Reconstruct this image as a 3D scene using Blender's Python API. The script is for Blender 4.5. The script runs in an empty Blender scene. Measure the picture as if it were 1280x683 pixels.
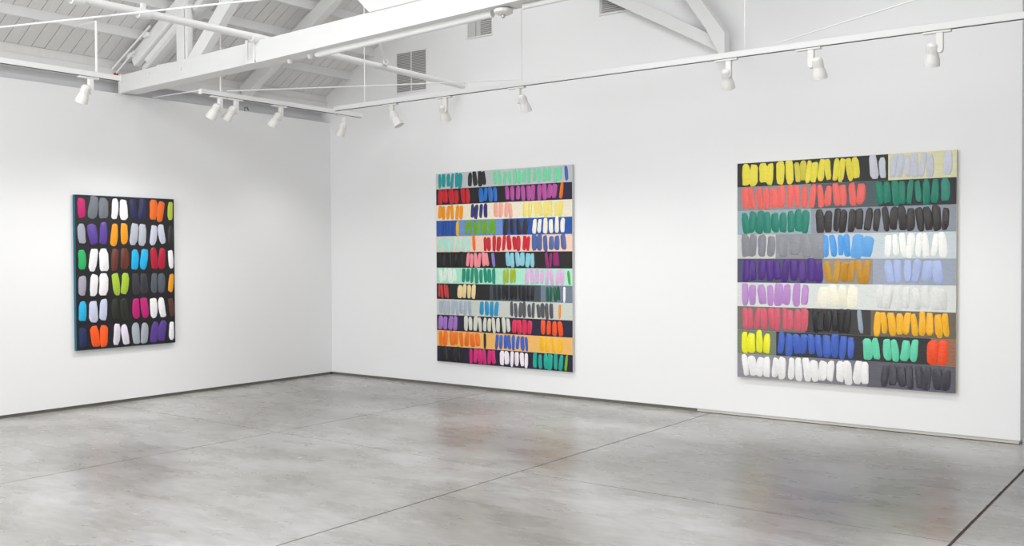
import bpy, bmesh, math, random
from mathutils import Vector, Matrix
random.seed(7)
C = bpy.context.scene
COL = C.collection

# ------------------------------------------------------------------ camera
F, YAW, PIT, ROLL = 1212.0, 0.6445, 0.0194, -0.0044
fw = Vector((-math.sin(YAW)*math.cos(PIT), math.cos(YAW)*math.cos(PIT), -math.sin(PIT)))
r0 = Vector((math.cos(YAW), math.sin(YAW), 0)); u0 = r0.cross(fw)
rr = math.cos(ROLL)*r0 + math.sin(ROLL)*u0
uu = -math.sin(ROLL)*r0 + math.cos(ROLL)*u0
cd = bpy.data.cameras.new('camera'); cam = bpy.data.objects.new('camera', cd); COL.objects.link(cam)
cd.sensor_width = 36; cd.lens = 36*F/1280; cd.clip_start = 0.05
M = Matrix((rr, uu, -fw)).transposed().to_4x4(); M.translation = Vector((9.728, -8.921, 1.6))
cam.matrix_world = M
C.camera = cam

# ------------------------------------------------------------------ light and exposure
C.view_settings.view_transform = 'Standard'; C.view_settings.look = 'None'
C.view_settings.exposure = 0.67; C.view_settings.gamma = 1.0
w = bpy.data.worlds.new('world'); C.world = w; w.use_nodes = True
w.node_tree.nodes['Background'].inputs[0].default_value = (0.9, 0.95, 1, 1)
w.node_tree.nodes['Background'].inputs[1].default_value = 0.6

def area(name, loc, direction, sx, sy, energy, col=(1, 1, 1)):
    l = bpy.data.lights.new(name, 'AREA'); l.shape = 'RECTANGLE'; l.size = sx; l.size_y = sy
    l.energy = energy; l.color = col
    o = bpy.data.objects.new(name, l); COL.objects.link(o); o.location = loc
    o.rotation_euler = Vector(direction).to_track_quat('-Z', 'Y').to_euler()
    return o
area('overhead_fill_west', (3.6, -8.9, 5.3), (0.05, 0.10, -1), 1.8, 4.0, 185, (0.985, 0.992, 1.0))  # added fill over the west side, the roof has no opening here
area('overhead_fill_east', (8.3, -5.2, 4.95), (-0.35, 0.2, -1), 2.2, 6.5, 48, (0.985, 0.992, 1.0))  # added overhead fill for the east half of the room
area('overhead_fill_north', (7.2, -3.9, 5.55), (-0.25, 0.55, -1), 2.4, 1.6, 22, (0.985, 0.992, 1.0))  # added fill that brightens the gable wall from above
area('overhead_fill_corner', (3.5, -1.9, 5.2), (-0.15, 0.15, -1), 1.6, 1.2, 14, (0.985, 0.992, 1.0))  # small added fill lifting the walls near the corner
area('fill_light_south', (3.9, -12.6, 1.9), (-0.12, 1, -0.03), 6.5, 2.6, 165, (0.965, 0.983, 1.0))  # added fill at the unseen south end, no window is built there
SPOT = 20.0

# ------------------------------------------------------------------ helpers
def lin(c):
    if isinstance(c, str):
        c = c.lstrip('#'); c = [int(c[i:i+2], 16)/255 for i in (0, 2, 4)]
    return tuple((v/12.92 if v <= .04045 else ((v+.055)/1.055)**2.4) for v in c)

MATS = {}
def mat(name, color, rough=0.6, var=0.04, scale=6.0, bump=0.0, bscale=60.0, metallic=0.0, stretch=(1, 1, 1), spec=0.5):
    key = name
    if key in MATS: return MATS[key]
    m = bpy.data.materials.new(name); m.use_nodes = True
    nt = m.node_tree; N = nt.nodes; L = nt.links
    b = N['Principled BSDF']; b.inputs['Roughness'].default_value = rough
    b.inputs['Metallic'].default_value = metallic
    b.inputs['Specular IOR Level'].default_value = spec
    col = lin(color) if isinstance(color, str) else color
    tc = N.new('ShaderNodeTexCoord'); mp = N.new('ShaderNodeMapping'); mp.inputs['Scale'].default_value = stretch
    L.new(tc.outputs['Object'], mp.inputs['Vector'])
    nz = N.new('ShaderNodeTexNoise'); nz.inputs['Scale'].default_value = scale; nz.inputs['Detail'].default_value = 4
    L.new(mp.outputs[0], nz.inputs['Vector'])
    mx = N.new('ShaderNodeMix'); mx.data_type = 'RGBA'
    mx.inputs['A'].default_value = tuple(max(0, v*(1-var)) for v in col)+(1,)
    mx.inputs['B'].default_value = tuple(min(1, v*(1+var)) for v in col)+(1,)
    L.new(nz.outputs['Fac'], mx.inputs['Factor']); L.new(mx.outputs['Result'], b.inputs['Base Color'])
    if bump:
        n2 = N.new('ShaderNodeTexNoise'); n2.inputs['Scale'].default_value = bscale
        L.new(mp.outputs[0], n2.inputs['Vector'])
        bp = N.new('ShaderNodeBump'); bp.inputs['Strength'].default_value = bump; bp.inputs['Distance'].default_value = 0.01
        L.new(n2.outputs['Fac'], bp.inputs['Height']); L.new(bp.outputs[0], b.inputs['Normal'])
    MATS[key] = m
    return m

def box(bm, x0, x1, y0, y1, z0, z1, sx=0.0):
    """box; sx = rise of z per unit x (sheared beam)"""
    v = [bm.verts.new((x, y, z + sx*x)) for x in (x0, x1) for y in (y0, y1) for z in (z0, z1)]
    for f in ((0, 1, 3, 2), (4, 6, 7, 5), (0, 4, 5, 1), (2, 3, 7, 6), (0, 2, 6, 4), (1, 5, 7, 3)):
        bm.faces.new([v[i] for i in f])

def prism(bm, poly, axis, a, b):
    """poly: 2D points; extruded along axis from a to b (axis 'y': points are (x,z); 'z': (x,y); 'x': (y,z))"""
    def P(p, t):
        return {'y': (p[0], t, p[1]), 'z': (p[0], p[1], t), 'x': (t, p[0], p[1])}[axis]
    A = [bm.verts.new(P(p, a)) for p in poly]; B = [bm.verts.new(P(p, b)) for p in poly]
    bm.faces.new(A); bm.faces.new(B[::-1]); n = len(poly)
    for i in range(n):
        bm.faces.new([A[i], B[i], B[(i+1) % n], A[(i+1) % n]])

def frame_for(d):
    d = d.normalized(); a = Vector((0, 0, 1)) if abs(d.z) < .9 else Vector((1, 0, 0))
    x = d.cross(a).normalized(); return x, d.cross(x).normalized()

def tube(bm, pts, r, seg=12, caps=True):
    pts = [Vector(p) for p in pts]; rings = []
    for i, p in enumerate(pts):
        d = (pts[min(i+1, len(pts)-1)] - pts[max(i-1, 0)])
        x, y = frame_for(d)
        ri = r[i] if isinstance(r, (list, tuple)) else r
        rings.append([bm.verts.new(p + x*ri*math.cos(2*math.pi*k/seg) + y*ri*math.sin(2*math.pi*k/seg)) for k in range(seg)])
    for A, B in zip(rings, rings[1:]):
        for k in range(seg):
            bm.faces.new([A[k], A[(k+1) % seg], B[(k+1) % seg], B[k]])
    if caps:
        bm.faces.new(rings[0][::-1]); bm.faces.new(rings[-1])

def lathe(bm, prof, seg=24, caps=True):
    """prof: list of (radius, z)"""
    rings = []
    for r, z in prof:
        rings.append([bm.verts.new((r*math.cos(2*math.pi*k/seg), r*math.sin(2*math.pi*k/seg), z)) for k in range(seg)])
    for A, B in zip(rings, rings[1:]):
        for k in range(seg):
            bm.faces.new([A[k], A[(k+1) % seg], B[(k+1) % seg], B[k]])
    if caps:
        bm.faces.new(rings[0][::-1]); bm.faces.new(rings[-1])

def obj(name, bm, m, parent=None, bevel=0.0, smooth=False, loc=None):
    bmesh.ops.recalc_face_normals(bm, faces=bm.faces)
    me = bpy.data.meshes.new(name); bm.to_mesh(me); bm.free()
    if smooth:
        for p in me.polygons: p.use_smooth = True
    me.materials.append(m)
    o = bpy.data.objects.new(name, me); COL.objects.link(o)
    if loc is not None: o.location = loc
    if parent is not None: o.parent = parent
    if bevel:
        b = o.modifiers.new('bevel', 'BEVEL'); b.width = bevel; b.segments = 2; b.limit_method = 'ANGLE'
    if smooth:
        try:
            me.set_sharp_from_angle(angle=math.radians(40))
        except Exception: pass
    return o
def tag(o, label, cat, group=None):
    o['label'] = label; o['category'] = cat
    if group: o['group'] = group
    return o
def thing(name, label, cat, loc=(0, 0, 0), group=None):
    o = bpy.data.objects.new(name, None); COL.objects.link(o); o.location = loc; o.empty_display_size = .1
    return tag(o, label, cat, group)
def struct(name, bm, m, label=None, parent=None):
    o = obj(name, bm, m, parent)
    if parent is None: o['kind'] = 'structure'
    if label: o['label'] = label
    return o
NB = bmesh.new

# ------------------------------------------------------------------ materials of the room
WALL = mat('white_wall_paint', (0.86, 0.86, 0.86), 0.75, 0.008, 1.2, 0.03, 90)
BACKW = mat('bare_grey_wall', (0.70, 0.70, 0.71), 0.8, 0.08, 3.0)
WOOD = mat('white_painted_timber', (0.80, 0.80, 0.79), 0.5, 0.03, 3.0, 0.10, 30, stretch=(1, 6, 6))
BOARD = mat('white_painted_board', (0.80, 0.79, 0.775), 0.6, 0.04, 5.0, 0.12, 40, stretch=(1, 5, 1))
DARK = mat('dark_gap', (0.05, 0.045, 0.04), 0.9, 0.1)
METW = mat('white_enamel_metal', (0.84, 0.84, 0.83), 0.30, 0.01, 6)
CREAM = mat('warm_white_lamp_plastic', (0.84, 0.83, 0.80), 0.35, 0.01, 6)
SLOT = mat('black_track_slot', (0.03, 0.03, 0.03), 0.6, 0.02)
BASE = mat('olive_grey_reveal', (0.17, 0.165, 0.135), 0.7, 0.15, 9)
BASE2 = mat('worn_white_skirting', (0.62, 0.60, 0.55), 0.6, 0.12, 5)

def floor_mat():
    m = bpy.data.materials.new('polished_concrete'); m.use_nodes = True
    nt = m.node_tree; N = nt.nodes; L = nt.links; b = N['Principled BSDF']
    tc = N.new('ShaderNodeTexCoord')
    def noise(scale, detail, stretch, dist=0.0, rough=.55):
        mp = N.new('ShaderNodeMapping'); mp.inputs['Scale'].default_value = stretch
        mp.inputs['Rotation'].default_value = (0, 0, -0.62)
        L.new(tc.outputs['Object'], mp.inputs['Vector'])
        n = N.new('ShaderNodeTexNoise'); n.inputs['Scale'].default_value = scale; n.inputs['Detail'].default_value = detail
        n.inputs['Distortion'].default_value = dist; n.inputs['Roughness'].default_value = rough
        L.new(mp.outputs[0], n.inputs['Vector']); return n
    n1 = noise(0.55, 4, (1, 1.6, 1), 0.2)
    n2 = noise(1.7, 5, (1, 2.2, 1), 0.0, 0.5)
    n3 = noise(7.0, 4, (1, 3.0, 1), 0.0, 0.55)
    r1 = N.new('ShaderNodeValToRGB')
    r1.color_ramp.elements[0].position = .36; r1.color_ramp.elements[0].color = (0.33, 0.32, 0.30, 1)
    r1.color_ramp.elements[1].position = .64; r1.color_ramp.elements[1].color = (0.47, 0.465, 0.455, 1)
    L.new(n1.outputs['Fac'], r1.inputs['Fac'])
    r2 = N.new('ShaderNodeValToRGB')
    r2.color_ramp.elements[0].position = .33; r2.color_ramp.elements[0].color = (0.88, 0.865, 0.85, 1)
    r2.color_ramp.elements[1].position = .68; r2.color_ramp.elements[1].color = (1.08, 1.08, 1.085, 1)
    L.new(n2.outputs['Fac'], r2.inputs['Fac'])
    r3 = N.new('ShaderNodeValToRGB')
    r3.color_ramp.elements[0].position = .3; r3.color_ramp.elements[0].color = (0.91, 0.91, 0.9, 1)
    r3.color_ramp.elements[1].position = .7; r3.color_ramp.elements[1].color = (1.07, 1.07, 1.08, 1)
    L.new(n3.outputs['Fac'], r3.inputs['Fac'])
    for q_ in (r1, r2, r3): q_.color_ramp.interpolation = 'EASE'
    def mul(a, c):
        x = N.new('ShaderNodeMix'); x.data_type = 'RGBA'; x.blend_type = 'MULTIPLY'; x.inputs['Factor'].default_value = 1
        L.new(a, x.inputs['A']); L.new(c, x.inputs['B']); return x.outputs['Result']
    res = mul(mul(r1.outputs[0], r2.outputs[0]), r3.outputs[0])
    # soft-edged slab stains that also put shade into the floor colour
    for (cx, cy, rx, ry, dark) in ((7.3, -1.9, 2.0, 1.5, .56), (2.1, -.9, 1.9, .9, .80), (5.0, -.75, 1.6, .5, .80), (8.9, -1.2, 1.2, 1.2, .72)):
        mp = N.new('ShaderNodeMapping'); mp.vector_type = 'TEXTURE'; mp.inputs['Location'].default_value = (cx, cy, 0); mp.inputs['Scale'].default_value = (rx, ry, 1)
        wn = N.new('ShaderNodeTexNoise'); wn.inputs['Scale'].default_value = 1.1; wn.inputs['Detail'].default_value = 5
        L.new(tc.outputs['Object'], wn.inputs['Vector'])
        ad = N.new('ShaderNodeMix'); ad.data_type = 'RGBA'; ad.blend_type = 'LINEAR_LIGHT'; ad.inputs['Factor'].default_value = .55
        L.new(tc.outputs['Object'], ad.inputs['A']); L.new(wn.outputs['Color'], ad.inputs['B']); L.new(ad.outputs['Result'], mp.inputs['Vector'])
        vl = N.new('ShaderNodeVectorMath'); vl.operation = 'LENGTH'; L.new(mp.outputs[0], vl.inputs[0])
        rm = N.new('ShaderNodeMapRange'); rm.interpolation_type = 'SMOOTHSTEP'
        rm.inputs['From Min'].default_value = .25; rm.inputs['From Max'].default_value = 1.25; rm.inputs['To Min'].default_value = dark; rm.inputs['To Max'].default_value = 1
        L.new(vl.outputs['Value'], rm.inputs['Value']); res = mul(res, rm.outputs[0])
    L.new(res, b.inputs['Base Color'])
    rr_ = N.new('ShaderNodeMapRange'); rr_.inputs['To Min'].default_value = .20; rr_.inputs['To Max'].default_value = .36
    L.new(n2.outputs['Fac'], rr_.inputs['Value']); L.new(rr_.outputs[0], b.inputs['Roughness'])
    bp = N.new('ShaderNodeBump'); bp.inputs['Strength'].default_value = .05; bp.inputs['Distance'].default_value = .01
    L.new(n1.outputs['Fac'], bp.inputs['Height'])
    b.inputs['Specular IOR Level'].default_value = 0.5
    return m
FLOOR = floor_mat()

# ------------------------------------------------------------------ floor: dark bed + concrete slabs between saw cuts
XE, YS = 11.4, -13.0
bm = NB(); box(bm, -0.2, XE+.2, YS-.2, 2.0, -0.20, -0.012); fl = struct('floor', bm, mat('joint_filler', (0.13, 0.095, 0.08), .8, .1), 'grey polished concrete gallery floor with straight saw cut joints')
xs = [-0.17, 2.77, 5.50, 8.47, XE+.1]; ys = [YS-.1, -7.7, -3.215, 1.9]
gx = {2.77: .0055, 5.50: .006, 8.47: .010}; gy = {-3.215: .0055, -7.7: .004}
for i in range(4):
    for j in range(3):
        bm = NB()
        box(bm, xs[i]+gx.get(xs[i], 0), xs[i+1]-gx.get(xs[i+1], 0), ys[j]+gy.get(ys[j], 0), ys[j+1]-gy.get(ys[j+1], 0), -0.012, 0.0)
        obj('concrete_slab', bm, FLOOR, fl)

# ------------------------------------------------------------------ walls
RX, RZ, RS = 5.65, 3.77, 0.56                      # ridge x, underside height of the boards at x=0, pitch
def roof(x): return RZ + RS*x if x <= RX else RZ + RS*(2*RX-x)
EAVE = 3.36; XR = 8.270
bm = NB(); box(bm, -0.17, 0, YS, -0.0, 0.035, EAVE); struct('wall_left', bm, WALL, 'long white plaster wall with the narrow painting, open ledge on top')
bm = NB(); box(bm, -0.35, -0.171, YS, 0.0, 0.0, 3.62); struct('wall_left_outer', bm, BACKW, 'grey bare wall strip above the ledge of the left wall')
bm = NB(); prism(bm, [(-0.35, .035), (XR, .035), (XR, roof(XR)+.05), (RX, roof(RX)+.05), (-0.35, roof(-.35)+.05)], 'y', 0.0, 0.18)
struct('wall_back', bm, WALL, 'tall white gable wall with two large square paintings')
bm = NB(); box(bm, XR, XR+.01, 0.002, 0.178, .035, roof(XR)); struct('trim_1', bm, WALL, 'narrow white end edge of the gable wall')
bm = NB(); prism(bm, [(XR, 0), (XE+.1, 0), (XE+.1, roof(XE)), (XR, roof(XR))], 'y', 1.6, 1.75); struct('wall_recess', bm, BACKW, 'grey wall of the space beyond the right edge')
bm = NB(); prism(bm, [(-0.35, 0), (XE+.1, 0), (XE+.1, roof(XE)+.05), (RX, roof(RX)+.05), (-0.35, roof(-.35)+.05)], 'y', YS-.15, YS); struct('wall_front', bm, WALL)
bm = NB(); box(bm, XE, XE+.15, YS, 1.6, 0, 4.0); struct('wall_right', bm, WALL)
bm = NB(); box(bm, -0.17, -0.018, YS, -0.018, 0, .034); struct('baseboard_left', bm, BASE, 'dark recessed shadow gap along the foot of the left wall')
bm = NB(); box(bm, -0.1, 5.35, 0.018, 0.17, 0, .034); struct('baseboard_back', bm, BASE, 'dark recessed shadow gap along the foot of the gable wall')
bm = NB(); box(bm, 5.35, XR, 0.010, 0.17, 0.006, .034); struct('trim_2', bm, BASE2, 'worn pale strip under the right end of the gable wall')
bm = NB(); box(bm, 5.35, XR, 0.020, 0.17, 0.0, .006); struct('trim_3', bm, DARK)

# ------------------------------------------------------------------ roof: deck, boards, eave plates
bm = NB(); T = .05
prism(bm, [(-0.4, roof(-.4)+.02), (RX, roof(RX)+.02), (RX, roof(RX)+.12), (-.4, roof(-.4)+.12)], 'y', YS-.2, 1.9)
ceil = struct('ceiling', bm, DARK, 'roof slope of white painted boards rising from the left wall')
bm = NB(); prism(bm, [(RX, roof(RX)+.02), (XE+.4, roof(XE+.4)+.02), (XE+.4, roof(XE+.4)+.12), (RX, roof(RX)+.12)], 'y', YS-.2, 1.9)
ceil_e = struct('ceiling', bm, DARK, 'opposite roof slope beyond the ridge')
y = 0.0; W = .1365
first = None
for k in range(50):                                 # boards of the west slope, one by one
    y0 = -k*W
    if first is None:
        bm = NB()
        v = []
        prism(bm, [(-0.33, roof(-.33)), (RX-.01, roof(RX-.01)), (RX-.01, roof(RX-.01)+.018), (-0.33, roof(-.33)+.018)], 'y', -W+.0035, -.0035)
        first = obj('ceiling_board', bm, BOARD, ceil)
    else:
        o = first.copy(); COL.objects.link(o); o.parent = ceil; o.location = (0, y0, random.uniform(-.002, .002))
bm = NB()
prism(bm, [(-0.33, roof(-.33)), (RX, roof(RX)), (RX, roof(RX)+.018), (-0.33, roof(-.33)+.018)], 'y', YS, -50*W)
obj('roof_lining', bm, BOARD, ceil)
bm = NB()
prism(bm, [(RX, roof(RX)), (XE+.3, roof(XE+.3)), (XE+.3, roof(XE+.3)+.018), (RX, roof(RX)+.018)], 'y', YS, 1.7)
obj('roof_lining', bm, WALL, ceil_e)
# eave: plate on the outer wall, strip above it
bm = NB(); box(bm, -.235, -.05, YS, 0, 3.50, 3.630); tag(obj('wall_plate', bm, WOOD, bevel=.004), 'long white wall plate under the roof boards along the left eave', 'beam')
bm = NB(); prism(bm, [(-.18, 3.632), (-.072, 3.632), (-.072, roof(-.072)-.004), (-.18, roof(-.18)-.004)], 'y', YS, 0); tag(obj('eave_board', bm, BOARD, bevel=.003), 'narrow beige edged board lying on top of the left wall plate', 'board')

# purlins
names = ['lowest', 'second lowest', 'third lowest', 'fourth', 'fifth', 'sixth', 'seventh', 'eighth', 'ninth', 'tenth', 'eleventh', 'twelfth']
k = 0; x = .4
while x < RX-.2:
    bm = NB()
    prism(bm, [(x-.055, roof(x-.055)-.001), (x, roof(x)-.001), (x, roof(x)-.10), (x-.055, roof(x)-.10)], 'y', YS, 0.0)
    tag(obj('purlin', bm, WOOD, bevel=.003), 'white painted purlin under the roof boards, %s from the left eave' % names[k], 'beam', 'roof purlins of the left slope')
    x += .44; k += 1

# ------------------------------------------------------------------ trusses
def slope_bar(bm, x0, z0, x1, z1, depth, ya, yb, cutv=False):
    """bar whose TOP edge runs (x0,z0)->(x1,z1); depth measured square to it"""
    d = Vector((x1-x0, z1-z0)).normalized(); n = Vector((d.y, -d.x))
    if n.y > 0: n = -n
    if cutv:
        dv = depth/abs(d.x); poly = [(x0, z0), (x1, z1), (x1, z1-dv), (x0, z0-dv)]
    else:
        poly = [(x0, z0), (x1, z1), (x1+n.x*depth, z1+n.y*depth), (x0+n.x*depth, z0+n.y*depth)]
    prism(bm, poly, 'y', ya, yb)
PZ = -.103                                          # top of chords below the purlins
tr = thing('roof_truss', 'large white timber truss spanning the room with a long rising tie beam', 'truss', (0, -2.95, 3.37))
def tp(name, bm, m=WOOD, bevel=.004, label=None):
    bmesh.ops.translate(bm, verts=bm.verts, vec=(0, 2.95, -3.37))
    o = obj(name, bm, m, tr, bevel)
    if label: o['label'] = label
    return o
# tie beam: long timber with a slight camber
bm = NB(); prism(bm, [(0.02, 3.370), (2.4, 3.417), (5.5, 3.510), (XE, 3.60), (XE, 3.79), (5.5, 3.70), (2.4, 3.622), (0.02, 3.558)], 'y', -3.037, -2.850)
tp('tie_beam', bm)
bm = NB(); box(bm, -.02, .03, -3.045, -2.99, 3.36, 3.57); tp('end_plate', bm, METW, .003)
# top chord of three laminated planks
for (ya, yb, dz, dep) in ((-3.02, -2.93, 0, .15), (-2.925, -2.80, -.012, .19), (-2.795, -2.72, -.03, .14)):
    bm = NB(); slope_bar(bm, .16, roof(.16)+PZ+dz, RX, roof(RX)+PZ+dz, dep, ya, yb); tp('top_chord', bm, WOOD, .02)
bm = NB(); slope_bar(bm, RX, roof(RX)+PZ, XE-.1, roof(XE-.1)+PZ, .17, -3.02, -2.80); tp('top_chord', bm)
# pale rounded sleeve around the foot of the chord
bm = NB()
a, b2 = Vector((.30, -2.87, roof(.30)+PZ-.10)), Vector((1.15, -2.87, roof(1.15)+PZ-.10))
tube(bm, [a, a+(b2-a)*.03, b2], [.09, .115, .115], 20); tp('chord_sleeve', bm, METW, 0)
for t in (.08, .42):
    p = Vector((.14+t*.9, -3.04, roof(.14+t*.9)+PZ-.03)); bm = NB(); box(bm, p.x-.05, p.x+.05, p.y-.02, p.y+.03, p.z-.03, p.z+.02, 0); tp('chord_clamp', bm, METW, .008)
bm = NB(); box(bm, 1.00, 1.13, -3.01, -2.90, 3.56, roof(1.06)-.2); tp('post', bm)
bm = NB(); box(bm, 1.14, 1.18, -3.005, -2.95, 3.56, roof(1.06)-.2); tp('post_batten', bm, METW, .003)
bm = NB(); slope_bar(bm, 1.18, 3.60, 3.3, 5.48, .15, -3.01, -2.92); tp('web_brace', bm)
bm = NB(); prism(bm, [(3.815, 3.655), (3.655, 3.80), (2.9, 4.48), (2.9, 4.9), (5.62, 4.9), (5.62, 3.70)], 'y', -3.050, -3.037); tp('gusset_plate', bm, WOOD, 0)
bm = NB(); box(bm, 5.56, 5.74, -3.0, -2.90, 3.68, roof(RX)-.2); tp('king_post', bm)
for px_ in (.45, 1.02):                             # bolt heads on the face
    bm = NB(); tube(bm, [(px_+.1, -3.037, 3.50), (px_+.1, -3.052, 3.50)], .018, 10); tp('bolt', bm, METW, 0)
bm = NB(); box(bm, .62, .86, -3.00, -2.92, 3.565, 3.60); tp('bearing_block', bm, METW, .006)
bm = NB(); box(bm, 2.16, 2.19, -3.052, -3.037, 3.41, 3.64); box(bm, 2.27, 2.30, -3.052, -3.037, 3.42, 3.64); box(bm, 2.16, 2.30, -3.058, -3.037, 3.41, 3.435); tp('pipe_strap', bm, METW, .002)

# second rafter between the truss and the gable wall
bm = NB(); slope_bar(bm, -.04, roof(-.04)+PZ, RX, roof(RX)+PZ, .15, -1.44, -1.335); tag(obj('rafter', bm, WOOD, bevel=.006), 'white intermediate rafter seen under the tie beam, between truss and gable wall', 'beam')
bm = NB(); slope_bar(bm, -.04, roof(-.04)+PZ, RX, roof(RX)+PZ, .15, -6.45, -6.25); tag(obj('rafter', bm, WOOD, bevel=.006), 'white rafter over the left wall on the camera side of the truss', 'beam')

# struts on the gable wall
gs = thing('gable_bracing', 'pair of white timber struts meeting on the gable wall behind the long track', 'brace', (5.65, -.05, 3.6))
def gp(bm, label):
    bmesh.ops.translate(bm, verts=bm.verts, vec=(-5.65, .05, -3.6)); o = obj('strut', bm, WOOD, gs, .004); o['label'] = label
bm = NB(); prism(bm, [(5.64, 3.57), (5.66, 3.69), (5.50, 3.782), (3.3, 5.02), (3.3, 4.86)], 'y', -.10, -.001); gp(bm, 'wide strut rising left')
bm = NB(); prism(bm, [(5.70, 3.50), (5.748, 3.50), (5.748, 3.725), (4.5, 5.5), (4.37, 5.47), (5.545, 3.79)], 'y', -.21, -.101); gp(bm, 'narrow steep strut')

# ------------------------------------------------------------------ pipes and rods under the roof
pz = 3.652
pt = thing('sprinkler_pipe', 'thick white pipe crossing over the tie beam to the gable wall vent', 'pipe', (2.32, 0, pz))
def pp(name, bm, parent, org, m=METW, bevel=0, smooth=True):
    bmesh.ops.translate(bm, verts=bm.verts, vec=-Vector(org)); return obj(name, bm, m, parent, bevel, smooth)
O = (2.32, 0, pz)
bm = NB(); tube(bm, [(2.32, -12.8, pz-.02), (2.32, -3.0, pz-.002), (2.32, 0, pz-.05)], .034, 14); pp('pipe', bm, pt, O)
for yy in (-4.80, -4.22, -3.06):
    bm = NB(); tube(bm, [(2.32, yy-.05, pz-.012), (2.32, yy+.05, pz-.010)], .044, 14); pp('pipe_coupling', bm, pt, O)
bm = NB(); box(bm, 2.305, 2.335, -4.24, -4.20, pz+.02, pz+.075); pp('pipe_clamp', bm, pt, O, bevel=.003, smooth=False)
bm = NB(); tube(bm, [(2.32, -.012, pz-.05), (2.32, 0, pz-.05)], .055, 18); pp('wall_flange', bm, pt, O)
bm = NB(); tube(bm, [(3.775, -2.90, 3.45), (2.33, -1.32, pz+.02)], .014, 8); tube(bm, [(2.45, -1.452, 3.65), (2.36, -1.354, 3.665)], .030, 10)
tag(obj('pipe_hanger', bm, METW, smooth=True), 'short slanting white hanger from the tie beam down to the pipe', 'hanger')

rp = thing('conduit', 'white pipe clipped along the underside of the tie beam', 'pipe', (3.0, -2.93, 3.42))
def cz(x): return 3.417+(x-2.4)*.030-.022
bm = NB(); tube(bm, [(3.02, -2.935, cz(3.02)), (3.06, -2.935, cz(3.06)), (4.4, -2.935, cz(4.4)), (5.05, -2.935, cz(5.05))], [.018, .029, .029, .029], 12); pp('pipe', bm, rp, (3.0, -2.93, 3.42))
bm = NB(); tube(bm, [(5.35, -2.935, cz(5.35)), (8.5, -2.935, cz(6.9))], .022, 12); pp('pipe', bm, rp, (3.0, -2.93, 3.42))
for xx in (2.62, 2.90):
    bm = NB(); tube(bm, [(xx, -2.90, cz(xx)+.03), (xx, -2.90, cz(xx)-.012)], [.03, .018], 12); pp('cap_nut', bm, rp, (3.0, -2.93, 3.42))

sd = thing('smoke_detector', 'round white detector with a small glass ball under the tie beam', 'detector', (5.16, -2.94, 3.50))
bm = NB(); lathe(bm, [(.055, .0), (.075, -.012), (.075, -.034), (.05, -.048), (.02, -.050)], 28); obj('housing', bm, CREAM, sd, smooth=True)
bm = NB(); bmesh.ops.create_uvsphere(bm, u_segments=14, v_segments=10, radius=.017); bmesh.ops.translate(bm, verts=bm.verts, vec=(.0, 0, -.06)); obj('sensor_ball', bm, mat('clear_glass_bead', (.6, .6, .62), .08, .0, metallic=.6), sd, smooth=True)

def rod(label, pts, r, name='tie_rod', cat='rod'):
    bm = NB(); tube(bm, pts, r, 8); return tag(obj(name, bm, METW, smooth=True), label, cat)
rod('thin bright white rod crossing in front of the thick pipe at the upper left', [(-.17, -5.28, 3.575), (1.172, -4.858, 3.575), (3.626, -4.08, 3.575), (6.86, -3.045, 3.575)], .0085)
rod('thin white wire from the left track to the long right track', [(1.467, -2.74, 3.275), (3.0, -1.97, 3.275), (4.38, -1.694, 3.215)], .006, 'feed_cable', 'cable')
rod('short thin white wire from the wall top beside the tie beam to the track end', [(0, -2.64, 3.37), (1.45, -2.98, 3.262)], .006, 'feed_cable', 'cable')
rod('thin white wire slanting up off the right end of the long track', [(6.85, -1.694, 3.215), (7.9, -1.66, 3.40), (8.6, -1.65, 3.54)], .006, 'feed_cable', 'cable')
rod('upper of two thin white conduits climbing beside the truss foot', [(-.04, -3.10, 3.62), (.62, -3.06, 4.0)], .011, 'conduit', 'pipe')
rod('lower of two thin white conduits climbing beside the truss foot', [(-.16, -3.06, 3.50), (.02, -3.06, 3.61), (.32, -3.06, 3.775)], .010, 'conduit', 'pipe')
bm = NB(); box(bm, -.07, -.02, -3.08, -3.04, 3.535, 3.585); tag(obj('junction_box', bm, mat('red_paint', '#b02a28', .5, .05), bevel=.004), 'small red box tucked behind the truss foot', 'box')
bm = NB(); tube(bm, [(0.0, -1.39, 3.36), (-.0, -1.39, 3.40), (.02, -1.37, 3.41), (.02, -1.35, 3.37)], .008, 6); tag(obj('wall_hook', bm, mat('dark_metal', (.12, .12, .12), .5)), 'tiny dark hook on top of the left wall', 'hook')
bm = NB(); box(bm, .0, .012, -3.10, -2.45, 3.335, 3.352); tag(obj('ledge_bracket', bm, METW), 'thin white strip on the wall top below the truss foot', 'bracket')

# ------------------------------------------------------------------ lighting tracks
def track(label, axis, fixed, a, b, z, hang, hlabel):
    mid = (a+b)/2
    loc = (fixed, mid, z) if axis == 'y' else (mid, fixed, z)
    t = thing('lighting_track', label, 'light track', loc, 'ceiling lighting tracks')
    def bb(u0, u1, v0, v1, z0, z1):
        bm = NB()
        if axis == 'y': box(bm, v0, v1, u0, u1, z0, z1)
        else: box(bm, u0, u1, v0, v1, z0, z1)
        return bm
    h = (b-a)/2
    obj('rail', bb(-h, h, -.020, .020, .0, .044), METW, t, .003)
    obj('flange', bb(-h, h, -.020, -.017, -.003, 0), METW, t); obj('flange', bb(-h, h, .017, .020, -.003, 0), METW, t)
    obj('slot', bb(-h+.01, h-.01, -.017, .017, -.0035, .0), SLOT, t)
    for s in (-1, 1): obj('end_cap', bb(s*h-.006, s*h+.006, -.023, .023, -.008, .040), CREAM, t, .002)
    for (u, top, rad) in hang:
        bm = NB(); p = (0, u-mid) if axis == 'y' else (u-mid, 0)
        tube(bm, [(p[0], p[1], .044), (p[0], p[1], top-z)], rad, 8); obj('hanger_rod', bm, METW, t, smooth=True)
    return t
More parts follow.
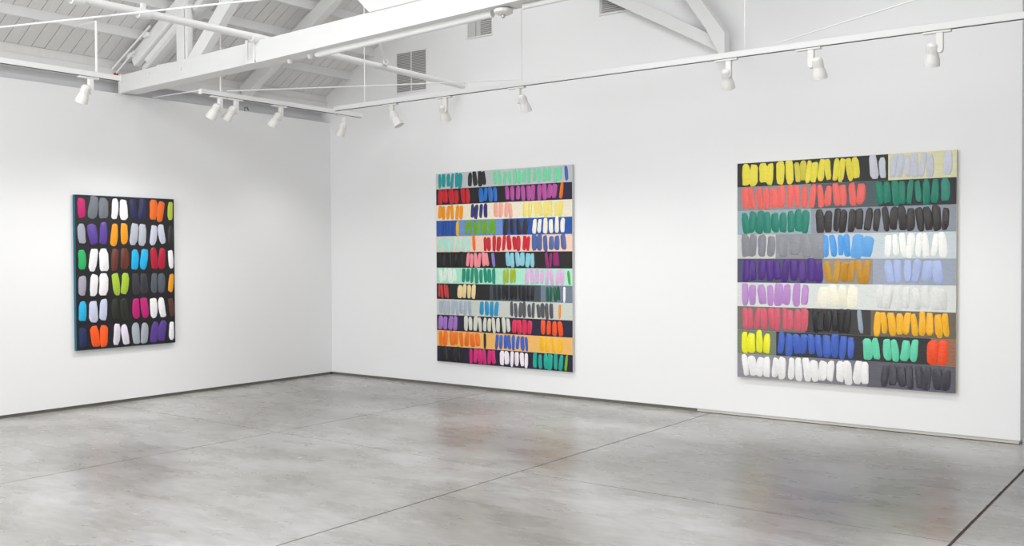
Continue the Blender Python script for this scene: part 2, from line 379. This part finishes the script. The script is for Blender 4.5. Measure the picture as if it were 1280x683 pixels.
track('white lighting track along the left wall, camera side of the truss', 'y', 1.467, -8.5, -3.925, 3.212, [(-4.15, 3.72, .012), (-6.0, roof(1.467), .012)], '')
track('short white lighting track along the left wall, between truss and corner', 'y', 1.467, -3.06, -.86, 3.212, [(-2.82, roof(1.467), .009), (-1.6, 3.26, .006)], '')
track('long white lighting track running in front of the gable wall', 'x', -1.694, 1.93, 10.6, 3.152, [(2.375, roof(2.375), .005), (4.417, roof(4.417), .005), (6.597, roof(6.597), .005), (9.4, roof(9.4), .005)], '')
bm = NB(); tube(bm, [(1.467, -4.15, 3.715), (.42, -3.78, 3.885)], .007, 6); tag(obj('hanger_arm', bm, METW), 'thin arm from the track hanger up to the lowest purlin', 'hanger')

# ------------------------------------------------------------------ track lamps
LENS = mat('dull_lamp_glass', (.35, .35, .34), .15, .05)
def lamp(label, loc, axis, side, aim, ztrack, group):
    """loc: where the stem hangs; side: head sits on this side of the stem along the track"""
    t = thing('track_lamp', label, 'track lamp', (loc[0], loc[1], ztrack), group)
    U = Vector((1, 0, 0)) if axis == 'x' else Vector((0, 1, 0)); V = Vector((0, 1, 0)) if axis == 'x' else Vector((1, 0, 0))
    bm = NB()
    if axis == 'x': box(bm, -.115, .075, -.021, .021, -.016, -.0015)
    else: box(bm, -.021, .021, -.115, .075, -.016, -.0015)
    obj('adapter', bm, CREAM, t, .004)
    # flat stem: rounded at the lower end
    bm = NB(); n = 10; poly = [(-.024, -.014), (.024, -.014), (.024, -.125)]
    for i in range(1, n): a = math.pi*i/n; poly.append((.024*math.cos(a), -.125-.030*math.sin(a)))
    poly.append((-.024, -.125))
    if axis == 'x': prism(bm, poly, 'y', -.018, .018)
    else: prism(bm, poly, 'x', -.018, .018)
    obj('stem', bm, CREAM, t, .006)
    aim = Vector(aim).normalized()
    q = (-aim).to_track_quat('Z', 'Y')
    piv = U*(.050*side) + Vector((0, 0, -.125))
    bm = NB(); tube(bm, [Vector((0, 0, -.125))+U*.015*side, piv], .012, 10); obj('pivot', bm, CREAM, t, smooth=True)
    hd = bpy.data.objects.new('lamp_head', None)
    # finned back, bell, rim: one lathe, local -z is the beam direction
    bm = NB()
    lathe(bm, [(.010, .050), (.024, .047), (.035, .036), (.038, .024), (.038, -.022), (.042, -.038), (.050, -.066), (.053, -.088), (.053, -.093), (.0515, -.0945), (.0515, -.097), (.054, -.0985), (.0545, -.116), (.050, -.1175), (.046, -.110)], 28)
    R = q.to_matrix().to_4x4(); R.translation = piv
    h = obj('lamp_head', bm, CREAM, t, smooth=True); h.matrix_local = R
    bm = NB()
    for k in range(18):
        a = 2*math.pi*k/18; c, s = math.cos(a), math.sin(a); px, py = -s*.0022, c*.0022
        for (z0, z1) in ((-.022, .030),):
            v = []
            for z in (z0, z1):
                for rad in (.036, .0425 if z < 0 else .040):
                    for sg in (-1, 1): v.append(bm.verts.new((c*rad+sg*px, s*rad+sg*py, z)))
            for f in ((0, 1, 3, 2), (4, 6, 7, 5), (0, 4, 5, 1), (2, 3, 7, 6), (0, 2, 6, 4), (1, 5, 7, 3)): bm.faces.new([v[i] for i in f])
    obj('cooling_fins', bm, CREAM, h)
    bm = NB(); lathe(bm, [(.046, -.104), (.03, -.108), (.008, -.109)], 24); obj('lens', bm, LENS, h, smooth=True)
    bpy.data.objects.remove(hd)
    # the beam of the lamp
    l = bpy.data.lights.new('lamp_beam', 'SPOT'); l.energy = SPOT; l.spot_size = math.radians(95); l.spot_blend = 1.0
    l.shadow_soft_size = .035; l.color = (1, .985, .96)
    lo = bpy.data.objects.new('lamp_beam', l); COL.objects.link(lo); lo.parent = h; lo.location = (0, 0, -.125)
GL, GR = 'track lamps along the left wall', 'track lamps in front of the gable wall'
for y, s, aim, lb in [
    (-4.21, -1, (-.50, -.10, -1.0), 'white track lamp alone on the left track, left of the truss foot'),
    (-2.829, -1, (-.55, -.30, -1.0), 'left one of the close pair of white lamps right of the truss foot'),
    (-2.633, -1, (-.55, -.45, -1.0), 'right one of the close pair of white lamps right of the truss foot'),
    (-2.052, -1, (-.55, -.30, -1.0), 'white track lamp alone on the short track, between the pair and the corner'),
    (-1.133, -.3, (-.55, .00, -1.0), 'white track lamp pointing down in the corner where the tracks meet')]:
    lamp(lb, (1.467, y), 'y', s, aim, 3.206, GL)
for x, s, aim, lb in [
    (2.77, .6, (.50, .18, -1.0), 'white track lamp tilted right just below the large louvred vent'),
    (3.493, -.6, (-.15, .60, -1.0), 'second white lamp from the corner on the long track, turned to the wall'),
    (4.380, 1, (.05, .50, -1.0), 'white track lamp below the smoke detector, above the right edge of the middle painting'),
    (6.462, -.4, (-.10, .65, -1.0), 'white track lamp in front of the foot of the gable struts'),
    (7.127, 1, (.05, .40, -1.0), 'white track lamp with its head right of the stem, above the large right painting'),
    (8.039, -1, (-.12, .40, -1.0), 'rightmost white track lamp with its head left of the curved stem')]:
    lamp(lb, (x, -1.694), 'x', s, aim, 3.146, GR)

# ------------------------------------------------------------------ wall vents
def vent(label, x0, x1, z0, z1, nslat, blank=0.0, mull=True):
    t = thing('wall_vent', label, 'vent', (x0, 0, z0), 'vents high in the gable wall'); W_, H_ = x1-x0, z1-z0
    bm = NB(); box(bm, .012, W_-.012, -.003, -.0005, .012, H_-.012); obj('backing', bm, mat('vent_shadow_grey', (.34, .33, .32), .8), t)
    bm = NB(); f = .014
    for a in ((0, W_, 0, f), (0, W_, H_-f, H_), (0, f, f, H_-f), (W_-f, W_, f, H_-f)): box(bm, a[0], a[1], -.014, 0, a[2], a[3])
    obj('frame', bm, METW, t, .002)
    xa = f + (W_-2*f)*blank
    if blank:
        bm = NB(); box(bm, f, f+(xa-f)*.62, -.010, -.003, f, H_-f); obj('blank_panel', bm, mat('pale_vent_panel', (.55, .55, .54), .6), t)
        bm = NB(); box(bm, f+(xa-f)*.68, xa, -.010, -.003, f, H_-f); obj('blank_panel', bm, mat('pale_vent_panel', (.55, .55, .54), .6), t)
    if mull:
        bm = NB(); m = (xa+W_-f)/2; box(bm, m-.006, m+.006, -.013, -.003, f, H_-f); obj('mullion', bm, METW, t)
    ms = None; step = (H_-2*f)/nslat
    for i in range(nslat):
        if ms is None:
            bm = NB(); prism(bm, [(-.012, .002), (-.009, .0), (-.003, step*.42), (-.005, step*.50)], 'x', xa+.001, W_-f-.001); ms = obj('slat', bm, mat('vent_slat_white', (.62, .62, .61), .5), t, loc=(0, 0, f))
        else:
            c = ms.copy(); COL.objects.link(c); c.parent = t; c.location = (0, 0, f+i*step)
vent('tall louvred vent above the corner, fully open slats', 1.222, 1.738, 3.617, 4.130, 24)
vent('smaller vent under the tie beam, half blank panel and half louvres', 2.375, 2.765, 4.150, 4.62, 20, .54, False)
vent('high vent at the top edge partly hidden behind the wide gable strut', 4.208, 4.62, 4.150, 4.62, 20, .08, False)

# ------------------------------------------------------------------ paintings (generic abstract stand-ins: colour bands and loose daubs)
def pmat(c, rough=.42):
    return mat('paint_'+c.strip('#'), c, rough, .10, 18, .35, 55, stretch=(1, 1, 2.5))
def wavy(cx, cz, hw, hh, tilt, seed, n=26, amp=.10):
    rnd = random.Random(seed); ph = [rnd.uniform(0, 6.28) for _ in range(3)]; pts = []
    ct, st = math.cos(tilt), math.sin(tilt)
    for i in range(n):
        a = 2*math.pi*i/n; ca, sa = math.cos(a), math.sin(a); e = .55
        x = hw*math.copysign(abs(ca)**e, ca); z = hh*math.copysign(abs(sa)**e, sa)
        k = 1+amp*(.5*math.sin(3*a+ph[0])+.35*math.sin(5*a+ph[1])+.3*math.sin(8*a+ph[2])); x *= k; z *= (1+(k-1)*.5)
        pts.append((cx+x*ct-z*st, cz+x*st+z*ct))
    return pts
def daub(parent, cx, cz, hw, hh, tilt, c, seed, y0, h=.004, axis='x', clip=None):
    pts = wavy(cx, cz, hw, hh, tilt, seed)
    if clip: pts = [(min(max(x, clip[0]), clip[1]), min(max(z, clip[2]), clip[3])) for x, z in pts]
    bm = NB(); mx_ = sum(p[0] for p in pts)/len(pts); mz = sum(p[1] for p in pts)/len(pts)
    ins = [(mx_+(x-mx_)*.84, mz+(z-mz)*.93) for x, z in pts]
    A = [bm.verts.new((x, y0, z)) for x, z in pts]; B = [bm.verts.new((x, y0-h, z)) for x, z in ins]
    for i in range(len(A)):
        j = (i+1) % len(A)
        bm.faces.new([A[i], A[j], B[j], B[i]])
    bm.faces.new(B)
    me_o = obj('paint_daub', bm, pmat(c), parent, smooth=True)
    return me_o

def canvas(name, label, W_, H_, edge):
    t = thing(name, label, 'painting')
    bm = NB(); box(bm, 0, W_, -.0435, -.004, 0, H_); obj('stretched_canvas', bm, pmat(edge, .6), t, .002)
    bm = NB(); box(bm, .05, W_-.05, -.006, 0, .05, H_-.05); obj('hanging_frame', bm, WOOD, t)
    return t
def tmap(s, k): return s*k/(s*k+(1-s))      # image fraction -> true fraction; k = dL/dR

# --- the two banded pictures
def banded(t, W_, H_, k, rows, seed, sw):
    rnd = random.Random(seed); n = len(rows); rh = H_/n
    for i, (bands, words) in enumerate(rows):
        zc = H_-(i+.5)*rh
        for (a, b, c) in bands:
            a_, b_ = tmap(a, k)*W_, tmap(b, k)*W_
            bm = NB(); box(bm, a_, b_, -.0455, -.0435, zc-rh/2, zc+rh/2-.0015); obj('paint_band', bm, pmat(c, .5), t)
        for (a, b, cnt, c) in words:
            a_, b_ = tmap(a, k)*W_, tmap(b, k)*W_; cw = (b_-a_)/cnt
            for g in range(cnt):
                m = a_+(g+.5)*cw
                strokes = 1 if cw < rh*.42 else 2
                for s in range(strokes):
                    off = 0 if strokes == 1 else (s-.5)*cw*.46
                    hw = cw*(.40 if strokes == 1 else sw*1.2)*rnd.uniform(.85, 1.2)
                    hh = rh*rnd.uniform(.40, .49)
                    daub(t, m+off+rnd.uniform(-.05, .05)*cw, zc+rnd.uniform(-.04, .05)*rh, hw, hh, rnd.uniform(-.14, .14), c, rnd.random(), -.0455, rnd.uniform(.003, .006), clip=(.002, W_-.002, .002, H_-.002))

def S(p, a, b): return (p-a)/(b-a)
def R2(bands, words):
    f = lambda p: max(0, min(1, S(p, 28, 853)))
    return ([(f(a), f(b), c) for a, b, c in bands], [(f(a), f(b), n, c) for a, b, n, c in words])
rows2 = [
 R2([(28, 853, '#c4cacb')], [(38, 190, 3, '#0f979a'), (218, 335, 2, '#252428'), (370, 797, 7, '#7fdcae'), (803, 832, 1, '#3d62b8')]),
 R2([(28, 440, '#141318'), (440, 853, '#231238')], [(36, 240, 3, '#cc1426'), (286, 402, 2, '#2470c2'), (445, 767, 5, '#b9509f'), (777, 800, 1, '#ee7a18')]),
 R2([(28, 853, '#efe6cc')], [(36, 192, 3, '#f2980f'), (232, 340, 2, '#2d2e74'), (372, 497, 2, '#efac9c'), (553, 802, 4, '#efe07c')]),
 R2([(28, 155, '#1d56a8'), (155, 430, '#6c90c8'), (430, 853, '#1150a6')], [(52, 135, 2, '#1a4a9c'), (146, 166, 1, '#e8b31a'), (200, 388, 4, '#6aa51e'), (430, 590, 2, '#26242c'), (608, 812, 3, '#f0ecdc')]),
 R2([(28, 853, '#efcab6')], [(36, 236, 4, '#aee2d4'), (246, 266, 1, '#ee6a20'), (306, 545, 4, '#c3142e'), (548, 602, 1, '#cc1030'), (603, 816, 3, '#4c639c')]),
 R2([(28, 853, '#141216')], [(45, 192, 2, '#08080a'), (208, 348, 3, '#ee8e98'), (360, 384, 1, '#857abc'), (442, 630, 3, '#88c8d6'), (688, 777, 2, '#8c1a68')]),
 R2([(28, 853, '#abe3ca')], [(40, 152, 2, '#e2eee2'), (178, 390, 4, '#128c70'), (428, 512, 2, '#a3b824'), (563, 808, 4, '#d5aed4'), (822, 842, 1, '#4f9c40')]),
 R2([(28, 350, '#16161a'), (350, 660, '#3e4751'), (660, 853, '#6d7a8c')], [(36, 104, 2, '#c23a3c'), (150, 270, 2, '#ecd49a'), (368, 625, 5, '#191a1e'), (690, 782, 2, '#0d5840'), (793, 814, 1, '#f2f2ee')]),
 R2([(28, 853, '#c8cdc3')], [(38, 242, 4, '#a7b3c0'), (288, 406, 2, '#2390bf'), (470, 740, 5, '#515158'), (767, 784, 1, '#ee8a18')]),
 R2([(28, 853, '#191736')], [(36, 158, 2, '#a072be'), (192, 475, 5, '#d6d7c8'), (478, 612, 2, '#d72a54'), (655, 797, 2, '#ee5212')]),
 R2([(28, 853, '#edb765')], [(36, 292, 4, '#ee7414'), (308, 330, 1, '#22201e'), (377, 587, 4, '#3f62b8'), (648, 792, 2, '#f3b91c')]),
 R2([(28, 853, '#1d1130')], [(40, 192, 3, '#151416'), (220, 387, 3, '#cd2474'), (408, 587, 3, '#f4eaf2'), (608, 800, 3, '#12a694'), (805, 826, 1, '#6cb018')]),
]
P2 = canvas('painting', 'tall painting of twelve thin colour bands in the middle of the gable wall', 1.972, 2.277, '#d0d2d0')
P2.location = (1.911, 0, .302)
banded(P2, 1.972, 2.277, 1.113, rows2, 3, .17)

def R3(bands, words):
    f = lambda p: max(0, min(1, S(p, 34, 1203)))
    return ([(f(a), f(b), c) for a, b, c in bands], [(f(a), f(b), n, c) for a, b, n, c in words])
def R3b(bands, words):
    f = lambda p: max(0, min(1, S(p, 28, 1158)))
    return ([(f(a), f(b), c) for a, b, c in bands], [(f(a), f(b), n, c) for a, b, n, c in words])
rows3 = [
 R3([(34, 840, '#1a1a1c'), (840, 1203, '#dcd8ae')], [(52, 335, 3, '#e8da40'), (335, 410, 1, '#d0c43c'), (395, 690, 4, '#e8da40'), (742, 830, 1, '#cdd0da'), (850, 1080, 3, '#c9ccd6'), (1128, 1182, 1, '#cfd2dc')]),
 R3([(34, 430, '#85898c'), (430, 790, '#46555a'), (790, 1203, '#0f1b23')], [(56, 715, 8, '#e9645c'), (772, 1110, 4, '#127e66'), (1116, 1168, 1, '#2a8a78')]),
 R3([(34, 430, '#93a8ae'), (430, 1203, '#8b929c')], [(56, 385, 4, '#117c69'), (375, 420, 1, '#117c69'), (458, 1172, 8, '#2f292a')]),
 R3([(34, 240, '#c6c8c4'), (240, 500, '#8d9096'), (500, 1203, '#c3ced2')], [(52, 240, 2, '#83848c'), (250, 500, 2, '#8c8d94'), (492, 640, 2, '#4a97de'), (640, 765, 1, '#5ea2de'), (820, 1150, 4, '#f2f2ee')]),
 R3([(34, 490, '#494a64'), (490, 760, '#8c8a88'), (760, 1203, '#979faf')], [(56, 495, 5, '#4b2480'), (495, 590, 1, '#bd8b20'), (590, 748, 2, '#bb861c'), (820, 1130, 3, '#a6b5dc')]),
 R3b([(28, 1158, '#d5d9d5')], [(48, 402, 4, '#b788c6'), (446, 660, 2, '#eeead6'), (740, 1120, 4, '#dadbd8')]),
 R3b([(28, 380, '#6e6a64'), (380, 720, '#33312f'), (720, 1158, '#6a5f4e')], [(50, 395, 5, '#cf586a'), (415, 620, 3, '#1c1b1c'), (648, 684, 1, '#8e9eaa'), (735, 1125, 5, '#f0b016')]),
 R3b([(28, 230, '#6f7a68'), (230, 1030, '#1f2325'), (1030, 1158, '#96644a')], [(46, 205, 2, '#ecea18'), (238, 640, 5, '#3d60ba'), (680, 972, 3, '#62cfa8'), (1012, 1125, 1, '#f04a12')]),
 R3b([(28, 400, '#8c8a90'), (400, 700, '#77767e'), (700, 1158, '#5b5a64')], [(48, 715, 8, '#ecebea'), (770, 1130, 4, '#3f3e48')]),
]
P3 = canvas('painting', 'largest painting of nine broad colour bands near the right edge', 1.985, 2.080, '#cfc8b4')
P3.location = (5.806, 0, .392)
banded(P3, 1.985, 2.080, 1.135, rows3, 11, .19)

# --- the small dark picture on the left wall: grid of daubs on black
P1 = canvas('painting', 'small narrow black painting with a grid of colour daubs on the left wall', 1.172, 1.629, '#0f5f78')
P1.rotation_euler = (0, 0, math.pi/2); P1.location = (0, -3.589, .612)
bm = NB(); box(bm, .004, 1.170, -.0455, -.0435, .002, 1.627); obj('paint_ground', bm, pmat('#141318', .35), P1)
cells = [(45, 90), (95, 175), (187, 255), (267, 335), (345, 411), (416, 447)]
cols = [['#c4146c', '#70767e', '#f4f2f4', '#242452', '#ea6a10', '#b6c43c'],
        ['#a6aab6', '#573a94', '#f29e14', '#b6bac6', '#c8cbda', '#2a2a2c'],
        ['#22ae60', '#f2f0f2', '#663022', '#16aee4', '#b41434', '#f0eef0'],
        ['#a5a2b2', '#f2eef0', '#a5c434', '#34343b', '#515762', '#ee9e1c'],
        ['#22aede', '#c9cde4', '#24291e', '#bd1470', '#f2f0f2', '#5a3226'],
        ['#1c2a58', '#fb5a14', '#e6deec', '#a6adb6', '#573a8e', '#f0eef2']]
rnd = random.Random(5); rh = 1.629/6
for i in range(6):
    for j, (a, b) in enumerate(cells):
        a_, b_ = tmap(S(a, 44, 449), .945)*1.172, tmap(S(b, 44, 449), .945)*1.172; cw = b_-a_; zc = 1.629-(i+.5)*rh
        if j == 0 or j == 5:
            daub(P1, a_+cw*.55, zc, cw*.34, rh*.38, rnd.uniform(-.12, .12), cols[i][j], rnd.random(), -.0455, .004, clip=(.005, 1.169, .004, 1.625)); continue
        for s in (-1, 1):
            daub(P1, a_+cw*(.5+.25*s)+rnd.uniform(-.01, .01), zc+rnd.uniform(-.01, .01), cw*.215*rnd.uniform(.9, 1.15), rh*rnd.uniform(.40, .45), rnd.uniform(-.16, .16), cols[i][j], rnd.random(), -.0455, .005)
